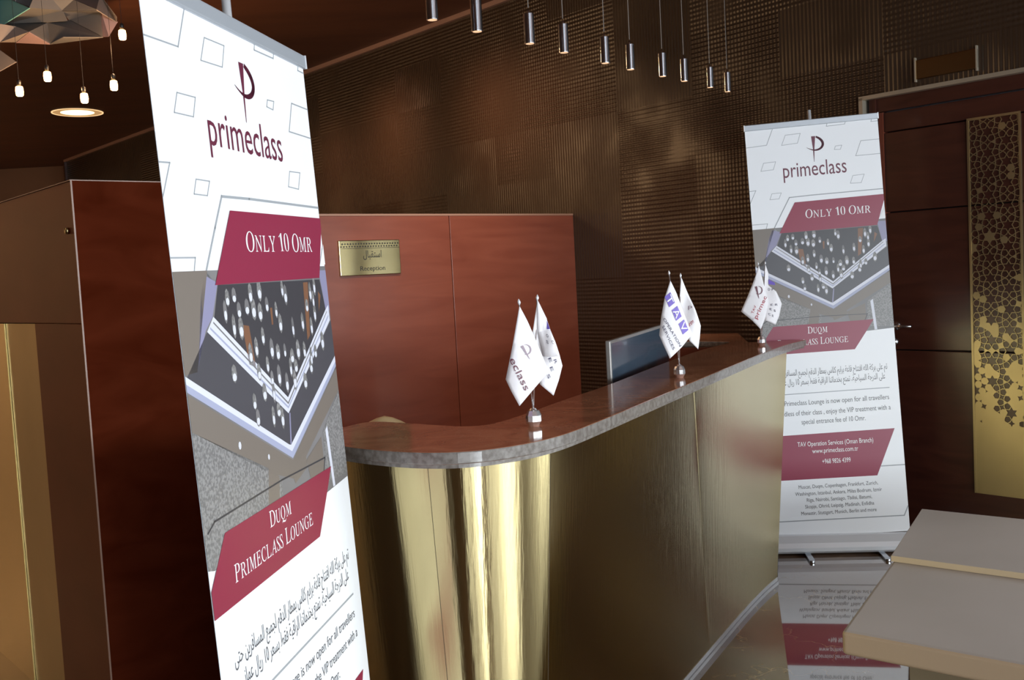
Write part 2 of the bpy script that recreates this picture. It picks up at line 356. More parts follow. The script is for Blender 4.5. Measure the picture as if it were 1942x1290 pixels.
def plate(poly, hole):
    n = len(poly); top = [pl(x, z, th) for x, z in poly]
    if not hole: g.add(top, [tuple(range(n))]); return
    cx = sum(p[0] for p in poly)/n; cz = sum(p[1] for p in poly)/n; inn = []
    for x, z in poly:
        L = math.hypot(x-cx, z-cz); k = max(0, 1-bar/max(L, 1e-6)); inn.append((cx+(x-cx)*k, cz+(z-cz)*k))
    ti = [pl(x, z, th) for x, z in inn]; bi = [pl(x, z, 0) for x, z in inn]
    g.add(top+ti+bi, [(i, (i+1) % n, n+(i+1) % n, n+i) for i in range(n)]+[(n+i, n+(i+1) % n, 2*n+(i+1) % n, 2*n+i) for i in range(n)])
fr = .010
for cell in lattice(PW-2*fr, PH-2*fr):
    cl = clip(cell, PW-2*fr, PH-2*fr)
    if len(cl) < 3: continue
    cl = [(x+fr, z+fr) for x, z in cl]; zc = sum(p[1] for p in cl)/len(cl)/PH
    ar = abs(sum(cl[i-1][0]*cl[i][1]-cl[i][0]*cl[i-1][1] for i in range(len(cl))))/2
    if zc < .19: op = False
    elif zc < .56: op = random.random() < .25+(zc-.19)/.37*.75
    else: op = random.random() < .965
    plate(cl, op and ar > 2e-5)
pan = tag(g.out('lattice_sheet', M['brass_door'], door), kind='stuff')
g = G()
for (x0, x1, z0, z1) in ((0, PW, 0, fr), (0, PW, PH-fr, PH), (0, fr, fr, PH-fr), (PW-fr, PW, fr, PH-fr)):
    g.box(pl(x0, z0, .007), TD*(x1-x0), BD*.007, V((0, 0, z1-z0)))
g.out('panel_frame', M['brass_door'], door)
# lever and lock
hs, hz = ws(1701, 618, -R_); ls, lz = ws(1696, 648, -R_)
g = G(); g.lathe(WP(hs, hz, -R_), [(.022, 0), (.022, .006), (.009, .008), (.009, .045)], 16, -BD); g.rod(WP(hs-.004, hz, -R_+.042), WP(hs+.10, hz, -R_+.042), .008)
g.out('door_handle', M['steel'], door, True)
G().lathe(WP(ls, lz, -R_), [(.022, 0), (.022, .008), (.012, .010), (.012, .016)], 16, -BD).out('lock_cylinder', M['steel'], door, True)

# ---------------------------------------------------------------- lettering
_tc = {}
def glyphs(s, off=0.0, res=3):
    k = (s, off, res)
    if k not in _tc:
        cu = bpy.data.curves.new('t', 'FONT'); cu.body = s; cu.resolution_u = res; cu.offset = off; cu.fill_mode = 'FRONT'
        o = bpy.data.objects.new('t', cu); C.objects.link(o); bpy.context.view_layer.update()
        me = o.evaluated_get(bpy.context.evaluated_depsgraph_get()).to_mesh()
        _tc[k] = ([(v.co.x, v.co.y) for v in me.vertices], [tuple(p.vertices) for p in me.polygons])
        bpy.data.objects.remove(o); bpy.data.curves.remove(cu)
    return _tc[k]
def serif(s):                                                # math italic capitals, straightened below, give an upright roman
    return ''.join(chr(0x1D434+ord(c)-65) if 'A' <= c <= 'Z' else (chr(0x1D7CE+ord(c)-48) if c.isdigit() else c) for c in s)
def runs(parts, style='sans', gap=.04):
    """parts: [(string, scale)] laid one after another -> verts, faces; cap height 1"""
    vs, fs, x = [], [], 0
    cap = {'sans': .70, 'serif': .66}[style]
    for s, k in parts:
        if s == ' ': x += .42; continue
        for ch in (s if style == 'serif' else [s]):
            dg = ch.isdigit()
            v, f = glyphs(serif(ch) if style == 'serif' else ch, -.024 if dg and style == 'serif' else 0)
            if not v: continue
            v = [((a-(.21*b if style == 'serif' and not dg else 0)), b) for a, b in v]
            x0 = min(a for a, b in v); x1 = max(a for a, b in v); n = len(vs)
            vs += [((a-x0)*k/cap+x, b*k/cap) for a, b in v]; fs += [tuple(i+n for i in q) for q in f]
            x += (x1-x0)*k/cap+gap*2.2
    W = max(a for a, b in vs)
    return [(a/W, b) for a, b in vs], fs                       # x 0..1, y in cap heights
_AR = dict(zip('ابةتجحدرسطعفقكلمنهويىيخ', [None]*24))
_ARF = {'ا': (0xFE8D, 2), 'ب': (0xFE8F, 4), 'ة': (0xFE93, 2), 'ت': (0xFE95, 4), 'ج': (0xFE9D, 4), 'ح': (0xFEA1, 4), 'خ': (0xFEA5, 4), 'د': (0xFEA9, 2), 'ر': (0xFEAD, 2), 'س': (0xFEB1, 4),
        'ط': (0xFEC1, 4), 'ع': (0xFEC9, 4), 'ف': (0xFED1, 4), 'ق': (0xFED5, 4), 'ك': (0xFED9, 4), 'ل': (0xFEDD, 4), 'م': (0xFEE1, 4), 'ن': (0xFEE5, 4), 'ه': (0xFEE9, 4), 'و': (0xFEED, 2), 'ى': (0xFEEF, 2), 'ي': (0xFEF1, 4)}
def arabic(s):
    out = []
    for w_ in s.split(' '):
        if w_.isdigit(): out.append(w_); continue
        r = []
        for i, ch in enumerate(w_):
            if ch not in _ARF: r.append(ch); continue
            base, nf = _ARF[ch]; pj = i > 0 and w_[i-1] in _ARF and _ARF[w_[i-1]][1] == 4
            nj = nf == 4 and i+1 < len(w_) and w_[i+1] in _ARF
            r.append(chr(base+(3 if pj and nj else 2 if nj else 1 if pj else 0)))
        out.append(''.join(reversed(r)))
    return ' '.join(reversed(out))

# ---------------------------------------------------------------- roll-up banners (print laid out in sheet fractions)
class Sheet:
    tgt = None
    def __init__(s, TL, a, b):
        s.TL = V(TL); s.W = V(a).length; s.H = V(b).length; s.ex = V(a).normalized(); s.ez = -V(b); s.ez -= s.ex*s.ez.dot(s.ex); s.ez.normalize()
        s.n = s.ex.cross(s.ez).normalized()
        if s.n.dot(CAM-s.TL) < 0: s.n.negate()
    def p(s, u, v, d=0.0): return s.TL + s.ex*(u*s.W) - s.ez*(v*s.H) + s.n*d
    def poly(s, g, pts, d, mi=0):
        pts = clip([(min(max(x, -1), 2), y) for x, y in pts], 1, 1)
        if len(pts) > 2: g.add([s.p(u, v, d) for u, v in pts], [tuple(range(len(pts)))], mi)
    def line(s, g, pts, wd, d, mi=0, closed=False):
        r = s.W/s.H; q = pts+[pts[0]] if closed else pts
        for (x0, y0), (x1, y1) in zip(q, q[1:]):
            dx, dy = x1-x0, (y1-y0)/r; L = math.hypot(dx, dy) or 1; nx, ny = -dy/L*wd/2, dx/L*wd/2*r
            ex_, ey_ = dx/L*wd/2, dy/L*wd/2*r
            s.poly(g, [(x0-ex_+nx, y0-ey_+ny), (x1+ex_+nx, y1+ey_+ny), (x1+ex_-nx, y1+ey_-ny), (x0-ex_-nx, y0-ey_-ny)], d, mi)
    def text(s, g, vf, u0, u1, v, capv, d, mi=0):
        vs, fs = vf
        if s.tgt: g = G()
        g.add([s.p(u0+(u1-u0)*a, v-capv*b, d) for a, b in vs], fs, mi)
        if s.tgt: g.out(s.tgt[0], s.tgt[1], s.tgt[2])
def T(s): return runs([(s, 1)])
def printing(S, root):
    D1, D2, D3 = .0006, .0012, .0018
    g = G(); nu, nv = 12, 40
    vs = [S.p(i/nu, j/nv, 0) for j in range(nv+1) for i in range(nu+1)]
    vs += [S.p(i/nu, j/nv, -.0008) for j in range(nv+1) for i in range(nu+1)]
    K = (nu+1)*(nv+1)
    q = [(j*(nu+1)+i, j*(nu+1)+i+1, (j+1)*(nu+1)+i+1, (j+1)*(nu+1)+i) for j in range(nv) for i in range(nu)]
    q += [tuple(K+i for i in reversed(f)) for f in q]
    g.add(vs, q); g.out('vinyl_sheet', M['sheet'], root)
    # outlined tiles scattered over the head of the sheet
    def L(*pts, w_=.004, c=False):
        g = G(); S.line(g, list(pts), w_, D1, 0, c); g.out('printed_outline', M['line_ink'], root)
    L((0, .044), (.157, .042), (.215, .001))
    for q in ([(.304, .022), (.417, .021), (.391, .044), (.27, .046)], [(.124, .085), (.216, .084), (.194, .103), (.099, .104)], [(.672, .060), (.72, .059), (.707, .069), (.662, .068)],
              [(.784, .135), (.869, .134), (.842, .154), (.761, .153)], [(.169, .161), (.24, .161), (.219, .175), (.15, .175)]): L(*q, c=True, w_=.0032)
    L((.625, .001), (.616, .010), (.753, .009), (.763, .001)); L((.959, .001), (.949, .009), (1, .009)); L((1, .053), (.863, .053), (.817, .088), (1, .088))
    L((0, .151), (.049, .150), (0, .180)); L((.24, .205), (.298, .174), (.465, .173), (1, .173), w_=.007); L((.24, .205), (.163, .247), (.2, .259), w_=.007)
    L((.0, .233), (.118, .233), (.105, .245)); L((.928, .652), (.07, .652), w_=.006); L((.826, .840), (1, .840), w_=.008); L((.0, .961), (.966, .962), (.998, .94), w_=.008)
    # logo mark: tapering stem and sickle bowl
    g = G()
    S.poly(g, [(.496, .031), (.527, .031), (.514, .062), (.507, .093), (.504, .093), (.503, .06)], D1)
    pts = [(.536, .0335, .010), (.556, .0375, .013), (.572, .0430, .0145), (.580, .0490, .0145), (.578, .0550, .0135), (.566, .0605, .0125), (.546, .0640, .011), (.525, .0652, .009), (.505, .0645, .0065), (.488, .0625, .0045), (.470, .0598, .003), (.456, .0570, .001)]
    for _ in range(2): pts = [pts[0]]+[tuple(a*k+b*(1-k) for a, b in zip(p, q)) for p, q in zip(pts, pts[1:]) for k in (.75, .25)]+[pts[-1]]
    for (x0, y0, w0), (x1, y1, w1) in zip(pts, pts[1:]):
        S.line(g, [(x0, y0), (x1, y1)], (w0+w1)*.62, D1)
    g.out('logo_mark', M['ink'], root)
    g = G(); S.text(g, T('primeclass'), .266, .742, .1255, .0365, D1); g.out('wordmark', M['ink'], root)
    # picture of a lounge ceiling
    cols = [mat('print_grey', (.17, .165, .17), .38), mat('print_dark', (.045, .042, .048), .38), mat('print_lilac', (.26, .25, .38), .38), mat('print_white', (.66, .67, .75), .38), mat('print_tan', (.185, .155, .13), .38),
            mat('print_stone', (.21, .205, .205), .38), mat('print_blue', (.36, .38, .52), .38), mat('print_brown', (.20, .09, .045), .38), mat('print_slate', (.065, .062, .072), .38)] if 'pc' not in M else M['pc']
    if 'pc' not in M: noisy(cols[5], (.16, .155, .152), (.27, .262, .255), (170, 170, 170), 2, .42, .58); noisy(cols[0], (.13, .125, .13), (.22, .21, .21), (3, 3, 3), 2)
    M['pc'] = cols
    g = G(); P = lambda pts, mi, d=D1: S.poly(g, pts, d, mi)
    P([(0, .245), (1, .245), (1, .509), (.794, .512), (.03, .512), (0, .509)], 0)
    P([(0, .245), (.17, .245), (.06, .335), (0, .335)], 4, D1+.0001); P([(.15, .249), (.217, .257), (.17, .288), (.125, .30), (.07, .33), (.12, .27)], 2, D1+.0001)
    P([(.217, .259), (.935, .261), (.962, .298), (.576, .386), (.173, .293)], 1, D1+.0002)
    P([(.935, .25), (1, .25), (1, .30), (.962, .298)], 2, D1+.0002)
    P([(0, .34), (.132, .301), (.565, .402), (1, .312), (1, .375), (.955, .372), (.56, .441), (0, .34)], 8, D1+.0001)
    P([(.173, .288), (.576, .386), (.962, .298), (.99, .293), (.99, .312), (.567, .403), (.132, .301)], 3, D1+.0003)
    P([(.15, .297), (.571, .3955), (.98, .305), (.98, .3075), (.57, .398), (.148, .299)], 6, D1+.0004); P([(.17, .2925), (.573, .391), (.97, .300), (.97, .3015), (.573, .3935), (.168, .294)], 0, D1+.0004)
    P([(0, .336), (.547, .436), (.56, .437), (1, .357), (1, .364), (.562, .4445), (0, .343)], 3, D1+.0003)
    P([(0, .343), (.562, .4445), (1, .364), (1, .370), (.562, .452), (0, .350)], 6, D1+.0003)
    P([(.572, .403), (.580, .403), (.565, .436), (.555, .436)], 2, D1+.0004)
    P([(0, .352), (.562, .454), (1, .372), (1, .40), (.56, .475), (.4, .455), (0, .385)], 4, D1+.0003); P([(0, .385), (.39, .449), (.47, .467), (.46, .49), (.03, .512), (0, .509)], 5, D1+.0003)
    P([(.39, .449), (.455, .463), (.44, .485), (.36, .49)], 4, D1+.0004); P([(.66, .462), (.80, .445), (.80, .485), (.68, .487)], 4, D1+.0004); P([(.82, .44), (1, .40), (1, .505), (.80, .50)], 5, D1+.0004); P([(.84, .44), (.86, .436), (.875, .51), (.855, .51)], 3, D1+.0005); P([(.53, .452), (.56, .458), (.66, .45), (.66, .47), (.56, .48)], 4, D1+.0005)
    for q in ([(.33, .30), (.37, .302), (.385, .345), (.345, .34)], [(.52, .287), (.535, .287), (.53, .305), (.52, .305)], [(.79, .263), (.83, .263), (.80, .325), (.775, .33)], [(.91, .275), (.93, .28), (.90, .30)]): P(q, 7, D1+.0003)
    rnd = random.Random(5)
    spots = [(.40, .270), (.46, .268), (.62, .268), (.64, .275), (.26, .272), (.30, .270), (.88, .268), (.24, .285), (.32, .285), (.37, .283), (.41, .286), (.45, .29), (.28, .30), (.32, .303), (.50, .283), (.56, .29), (.86, .284), (.86, .30), (.45, .315),
             (.67, .312), (.50, .33), (.54, .335), (.59, .335), (.64, .343), (.69, .338), (.74, .34), (.62, .355), (.66, .355), (.46, .345), (.25, .345), (.40, .35), (.48, .36), (.53, .36), (.79, .35), (.35, .378), (.42, .372), (.48, .375), (.58, .37), (.64, .37),
             (.50, .395), (.46, .40), (.52, .405), (.72, .375), (.78, .36), (.83, .345), (.90, .335), (.36, .395), (.82, .315), (.75, .308), (.58, .305), (.40, .325), (.36, .33), (.84, .275), (.80, .29)]
    for (x, y) in spots:
        a, b = .010+rnd.random()*.006, .0065+rnd.random()*.004
        P([(x+a*math.cos(t*.785), y+b*math.sin(t*.785)*1.2) for t in range(8)], 0 if rnd.random() < .25 else 5, D1+.0006)
        P([(x+a*.75*math.cos(t*.785), y+.0035+b*.5*math.sin(t*.785)) for t in range(8)], 3, D1+.0007)
    P([(.235+.008*math.cos(t*.785), .414+.004*math.sin(t*.785)) for t in range(8)], 3, D1+.0005); P([(.40+.006*math.cos(t*.785), .438+.003*math.sin(t*.785)) for t in range(8)], 3, D1+.0005)
    S.line(g, [(.018, .477), (.056, .470), (.471, .468), (.811, .471), (.79, .485)], .005, D1+.0006, 1)
    g.out('ceiling_picture', cols, root)
    g = G(); S.poly(g, [(.335, .187), (1, .186), (1, .20), (.935, .259), (.202, .259)], D2+.0004)
    g.out('price_box', M['maroon'], root)
    g = G(); S.poly(g, [(1, .218), (1, .243), (.952, .243)], D2+.0008); g.out('printed_wedge', M['white_ink'], root)
    g = G(); S.text(g, runs([('O', 1), ('NLY', .83), (' ', 1), ('10', 1), (' ', 1), ('O', 1), ('MR', .83)], 'serif'), .408, .895, .2275, .0195, D3+.0004); g.out('price_lettering', M['white_ink'], root)
    g = G(); S.poly(g, [(.099, .485), (.853, .485), (.794, .512), (.697, .554), (0, .5535), (0, .528)], D2+.0004); g.out('lounge_box', M['maroon'], root)
    S.tgt = ('lounge_lettering', M['white_ink'], root); g = G(); S.text(g, runs([('D', 1), ('UQM', .83)], 'serif'), .355, .505, .5075, .0155, D3+.0004)
    S.text(g, runs([('P', 1), ('RIMECLASS', .83), (' ', 1), ('L', 1), ('OUNGE', .83)], 'serif'), .122, .652, .535, .0160, D3+.0004); S.tgt = None
    S.tgt = ('arabic_lettering', M['grey_ink'], root); g = G(); S.text(g, T(arabic('تم على بركة الله افتتاح قاعة برايم كلاس بمطار الدقم لجميع المسافرين حتى')), .075, .926, .607, .0145, D1)
    S.text(g, T(arabic('على الدرجة السياحية، تمتع بخدماتنا الراقية فقط بسعر 10 ريال عماني')), .095, .905, .630, .0145, D1); S.tgt = None
    S.tgt = ('offer_lettering', M['grey_ink'], root); g = G(); S.text(g, T('The Primeclass Lounge is now open for all travellers'), .06, .922, .680, .0120, D1)
    S.text(g, T('regardless of their class , enjoy the VIP treatment with a'), .05, .928, .705, .0120, D1); S.text(g, T('special entrance fee of 10 Omr.'), .256, .736, .727, .0120, D1)
    S.tgt = None
    g = G(); S.poly(g, [(.06, .752), (.945, .751), (.79, .862), (.03, .861)], D1); g.out('contact_box', M['maroon'], root)
    S.tgt = ('contact_lettering', M['white_ink'], root); g = G(); S.text(g, T('TAV Operation Services (Oman Branch)'), .212, .78, .781, .0115, D2); S.text(g, T('www.primeclass.com.tr'), .319, .663, .799, .0115, D2); S.text(g, T('+968 9826 4399'), .388, .60, .8255, .0115, D2)
    S.tgt = None
    S.tgt = ('city_lettering', M['grey_ink'], root)
    for s_, u0, u1, v in (('Muscat, Duqm, Copenhagen, Frankfurt, Zurich,', .195, .79, .8835), ('Washington, Istanbul, Ankara, Milas Bodrum, Izmir', .165, .815, .900), ('Riga, Nairobi, Santiago, Tbilisi, Batumi,', .249, .737, .916),
                          ('Skopje, Ohrid, Leipzig, Madinah, Enfidha', .233, .75, .932), ('Monastir, Stuttgart, Munich, Berlin and more', .2, .764, .948)): S.text(g, T(s_), u0, u1, v, .0088, D1)
    S.tgt = None
def hardware(S, root, feet):
    n, ex, ez = S.n, S.ex, S.ez; g = G()
    o = S.p(-.004, .004, .008); g.box(o, ex*(S.W*1.008), -n*.022, ez*.030); bev(g.out('top_rail', M['grey_rail'], root), .003)
    for u in (-.006, 1.0):
        g = G(); g.box(S.p(u, .004, .009), ex*(S.W*.006), -n*.024, ez*.031); g.out('rail_cap', M['silver'], root)
    # floor cassette: bottom curve roller housing, sits level on the floor
    fx = V((ex.x, ex.y, 0)).normalized(); fn = V((n.x, n.y, 0)).normalized(); b0 = S.p(-.008, 1, 0); L = S.W*1.016
    prof = [(-.085, 0), (.050, 0), (.062, .012), (.062, .030), (.050, .052), (.020, .082), (.004, b0.z+.005), (-.012, b0.z+.005), (-.06, .075), (-.085, .045)]
    k = len(prof); vs = [V((b0.x, b0.y, 0))+fn*d+V((0, 0, z+.012)) for d, z in prof]; vs += [v+fx*L for v in vs]
    mesh('floor_cassette', vs, [tuple(range(k)), tuple(range(2*k-1, k-1, -1))]+[(i, (i+1) % k, k+(i+1) % k, k+i) for i in range(k)], M['silver'], root)
    for e0 in (-.007, L):
        vs = [V((b0.x, b0.y, 0))+fx*e0+fn*d*1.03+V((0, 0, z+.010)) for d, z in prof]; vs += [v+fx*.007 for v in vs]
        mesh('end_cap', vs, [tuple(range(k)), tuple(range(2*k-1, k-1, -1))]+[(i, (i+1) % k, k+(i+1) % k, k+i) for i in range(k)], M['grey_rail'], root)
    for t in feet:
        o = V((b0.x, b0.y, .001))+fx*(L*t)-fn*.10; g = G()
        pts = [(0, 0), (.028, 0), (.028, .27)]+[(.014+.014*math.cos(a), .27+.014*math.sin(a)) for a in [math.pi*i/6 for i in range(1, 6)]]+[(0, .27)]
        g.prism([tuple((o+fx*x+fn*y)[:2]) for x, y in pts], .001, .013); bev(g.out('foot', M['steel'], root), .002)
    g = G(); c_ = S.p(.5, 1, -.03); g.rod(V((c_.x, c_.y, .05)), S.p(.5, -.034, -.012), .009, 12); g.out('support_pole', M['silver'], root, True)
B1 = Sheet((-.5735, 1.6534, 2.0012), (.1178, .732, .0086), (.0787, -.0189, -1.9155))
B2 = Sheet((1.2437, 5.1768, 2.1663), (.6549, -.0703, .0216), (-.0387, -.1314, -2.0871))
for S, lab in ((B1, 'tall white and maroon roll-up banner standing closest, in front of the wooden cabinet'), (B2, 'white and maroon roll-up banner standing farther back beside the door')):
    c_ = S.p(.5, 1); r = thing('roll_up_banner', (c_.x, c_.y, 0), lab, 'banner', 'roll-up banners at the reception'); printing(S, r); hardware(S, r, (.20, .74))

# ---------------------------------------------------------------- reception counter
ZT = 1.09
front_px = [(600, 838), (643, 846), (707, 854), (761, 858), (814, 860.6), (868, 859.8), (921, 855), (961, 849), (1010, 840.6), (1055, 831), (1120, 806), (1205, 770.5), (1290, 735), (1375, 699.5), (1460, 664.5), (1500, 651), (1529, 644.5)]
back_px = [(1200, 651), (1328, 647.2), (1384, 648.2), (1380, 651), (1320, 666), (1247, 693), (1154, 730), (1120, 741.5), (1055, 763), (1002, 783), (956, 798), (921, 806.5), (881, 809), (841, 807), (766, 802), (707, 798.5), (665, 806), (600, 826)]
def pl2(px): return [tuple(atz(x, y, ZT)[:2]) for x, y in px]
def smooth2(pts, it=2):
    for _ in range(it):
        o = [pts[0]]
        for p, q in zip(pts, pts[1:]): o += [(p[0]*.75+q[0]*.25, p[1]*.75+q[1]*.25), (p[0]*.25+q[0]*.75, p[1]*.25+q[1]*.75)]
        o.append(pts[-1]); pts = o
    return pts
def even(pts, st):
    d = [0]
    for p, q in zip(pts, pts[1:]): d.append(d[-1]+math.hypot(q[0]-p[0], q[1]-p[1]))
    n = int(d[-1]/st); o = []; k = 0
    for i in range(n+1):
        t = d[-1]*i/n
        while k < len(d)-2 and d[k+1] < t: k += 1
        u = (t-d[k])/(d[k+1]-d[k]); o.append((pts[k][0]+(pts[k+1][0]-pts[k][0])*u, pts[k][1]+(pts[k+1][1]-pts[k][1])*u))
    return o
def relax(pts, it):
    for _ in range(it): pts = [pts[0]]+[tuple((pts[i-1][c_]+2*pts[i][c_]+pts[i+1][c_])/4 for c_ in (0, 1)) for i in range(1, len(pts)-1)]+[pts[-1]]
    return pts
fr2 = relax(even(smooth2(pl2(front_px)), .03), 12); far2 = [(fr2[-1][0]-.015, 5.035), (1.19, 5.035)]+pl2([(1400, 632), (1330, 633.5), (1200, 638.5)]); bk = pl2(back_px); bk2 = bk[:3]+smooth2(bk[3:], 2)
def offs(pts, d):                                     # d>0 moves to the left of the travelling direction
    o = []
    for i, p in enumerate(pts):
        a, b = pts[max(0, i-1)], pts[min(len(pts)-1, i+1)]; dx, dy = b[0]-a[0], b[1]-a[1]; L = math.hypot(dx, dy) or 1
        o.append((p[0]-dy/L*d, p[1]+dx/L*d))
    return o
ctr = thing('reception_counter', (.3, 3.0, 0), 'curved brass-clad reception counter with a brown marble top', 'counter')
g = G(); g.prism(fr2+far2+bk2, ZT-.030, ZT, 0, 1); bev(g.out('marble_top', [M['top'], M['slab_edge']], ctr), .003, 2, 60)
ff = offs(fr2, .012); g = G(); g.prism(ff+offs(bk2[3:], .012), ZT-.041, ZT-.030, 0); g.out('top_underlay', M['slab_edge'], ctr)
# brass cladding leans inwards towards the floor
front = offs(fr2, .030)
E1 = atz(1497, 672, ZT-.041); E0 = atz(1472, 1108, 0)
def seg_until(px_x):                                   # index on the front line whose top shows at this picture x
    best = 0
    for i, p in enumerate(front):
        v = V((p[0], p[1], ZT-.04))-CAM; x = 971+F*v.dot(RT)/v.dot(FW)
        if x <= px_x: best = i
    return best
i1, i2, i3 = seg_until(822), seg_until(1048), seg_until(1490)
bot_all = offs(fr2, .105)
sh = V((E0.x, E0.y))-V(bot_all[i3])                     # the far end rakes back to its foot
def clad(name, i, j, zt, zb):
    n = j-i+1; g = G(); vs = []; N = 8
    for k in range(N+1):
        t = k/N
        for q in range(i, j+1):
            a = V(front[q]); b = V(bot_all[q]); w_ = max(0, (q-i2)/(i3-i2)) if q > i2 else 0
            b = b+sh*w_; p = a.lerp(b, t); vs.append(V((p.x, p.y, zt+(zb-zt)*t)))
    fs = [(k*n+q, k*n+q+1, (k+1)*n+q+1, (k+1)*n+q) for k in range(N) for q in range(n-1)]
    o = mesh(name, vs, fs, M['brass'], ctr, True); s = o.modifiers.new('thick', 'SOLIDIFY'); s.thickness = .012; s.offset = 0; e_ = o.modifiers.new('edges', 'EDGE_SPLIT'); e_.split_angle = math.radians(50); return o
clad('brass_panel', 1, i1, ZT-.041, .03); clad('brass_panel', i1, i2, ZT-.041, .03); clad('brass_panel', i2, i3, ZT-.041, .03)
# seams between the sheets
for q in (i1, i2):
    a = V(front[q]); b = V(bot_all[q]); o_ = (a-V(offs(fr2, .2)[q])).normalized()*.0072
    g = G(); g.rod((a.x+o_.x*.85, a.y+o_.y*.85, ZT-.041), (b.x+o_.x*.85, b.y+o_.y*.85, .03), .0008, 6); g.out('panel_seam', M['seam'], ctr)
# end panel, skirting, inner side
pe = V(front[i3]); pb = V(bot_all[i3])+sh; inn = V(bk2[5]); bd_ = (inn-pe).normalized()*.30
mesh('end_panel', [V((pe.x, pe.y, ZT-.041)), V((pe.x+bd_.x, pe.y+bd_.y, ZT-.041)), V((pb.x+bd_.x, pb.y+bd_.y, .0)), V((pb.x, pb.y, 0))], [(0, 1, 2, 3)], M['brass'], ctr).modifiers.new('thick', 'SOLIDIFY').thickness = .012
g = G(); vs = []
line = []
for q in range(1, i3+1):
    b = V(bot_all[q]); w_ = max(0, (q-i2)/(i3-i2)) if q > i2 else 0; line.append(tuple(b+sh*w_))
lo = offs(line, -.016)
for k in range(2):
    z0, z1, e = ((0, .014, 0), (.017, .034, .004))[k]; li = offs(line, -.012+e); g2 = [V((x, y, z)) for z in (z0, z1) for x, y in li]+[V((x, y, z)) for z in (z0, z1) for x, y in line]
    n = len(line); g.add(g2, [(i, i+1, n+i+1, n+i) for i in range(n-1)]+[(n+i, n+i+1, 3*n+i+1, 3*n+i) for i in range(n-1)]+[(i, 2*n+i, 2*n+i+1, i+1) for i in range(n-1)])
g.out('skirting', M['silver'], ctr)
ib = offs(bk2[3:], .03); g = G(); n = len(ib); ib_o = offs(bk2[3:], .05)
g.add([V((x, y, z)) for z in (0, ZT-.041) for x, y in ib]+[V((x, y, z)) for z in (0, ZT-.041) for x, y in ib_o], [(i, i+1, n+i+1, n+i) for i in range(n-1)]+[(2*n+i, 2*n+i+1, 3*n+i+1, 3*n+i) for i in range(n-1)])
g.out('inner_panel', M['mahogany_dark'], ctr)
# return of the counter towards the wall: vertical side below the marble
ra, rb = V(bk2[1]), V(bk2[2]); rc = V(bk2[0])
off_ = V((0, .025))
g = G(); g.box(V((rc.x, rc.y+.02, 0)), V((rb.x-rc.x, rb.y-rc.y, 0)), V((0, .02, 0)), V((0, 0, ZT-.031))); g.out('return_panel', M['mahogany'], ctr)
# lower work surface behind the counter
wk = [tuple(V(p)) for p in offs(bk2[6:len(bk2)//2], .0)]; wo = offs(wk, -.55)
g = G(); g.prism(wk+list(reversed(wo)), .72, .75); g.out('worktop', M['mahogany_dark'], ctr)

# ---------------------------------------------------------------- partition behind the counter
pA = ws(1091, 500)[0]; pend = WP(pA, 0, 0)
nrm = AD.copy()
if nrm.y > 0: nrm = -nrm                                # faces the camera
def pp(x, y, off=0): return atp(x, y, pend+nrm*off, nrm)
zP = (pp(600, 413).z+pp(1083, 406).z)/2
par = thing('reception_partition', pend-BD*1.2, 'reddish mahogany partition panel standing behind the counter', 'partition')
jx = (pend-pp(860, 560)).dot(BD)
for s0, s1 in ((.0, jx-.003), (jx+.003, 3.1)):
    g = G(); g.box(pend-BD*s1, BD*(s1-s0), -nrm*.10, V((0, 0, zP))); bev(g.out('wood_board', M['mahogany'], par), .002)
g = G(); g.box(pend-BD*3.1-nrm*.001, BD*3.1, -nrm*.098, V((0, 0, .004))+V((0, 0, 0))); 
g = G(); g.box(pend-BD*3.1+V((0, 0, zP))+nrm*.002, BD*3.1, -nrm*.104, V((0, 0, .012))); g.out('top_cap', M['trim'], par)
# brass reception plaque
q0, q1, q2 = pp(640, 459), pp(755, 452), pp(641, 527)
pw = (q1-q0).dot(BD); ph = ((q0.z+q1.z)/2-(q2.z+pp(756, 517).z)/2)
pz1 = (q0.z+q1.z)/2; pc = q0+BD*(pw/2); s_o = q0.copy(); s_o.z = pz1-ph
PB = BD.copy()
pq = thing('reception_plaque', s_o+PB*(pw/2), 'small brass reception sign on the mahogany partition', 'sign')
g = G(); g.box(s_o+nrm*.012, PB*pw, -nrm*.012, V((0, 0, ph))); bev(g.out('brass_plate', M['plate'], pq), .004, 3)
def qp(u, v, d=.0126): return s_o+PB*(pw*u)+V((0, 0, ph*v))+nrm*d
def qtext(g, vf, u0, u1, v, cap):
    vs, fs = vf; g.add([qp(u0+(u1-u0)*a, v+cap*b) for a, b in vs], fs)
g = G(); qtext(g, T('Reception'), .32, .73, .13, .13); g.out('plaque_lettering', M['black'], pq)
g = G(); qtext(g, T(arabic('استقبال')), .38, .68, .50, .20); g.out('plaque_lettering', M['black'], pq)
g = G()
for i in range(22):
    for j in range(2):
        u, v = .02+i*.0435+j*.02, .82+j*.075; g.add([qp(u, v), qp(u+.014, v+.025), qp(u+.028, v), qp(u+.014, v-.025)], [(0, 1, 2, 3)])
g.add([qp(.01, .765), qp(.99, .765), qp(.99, .775), qp(.01, .775)], [(0, 1, 2, 3)])
g.out('pattern_band', M['black'], pq)
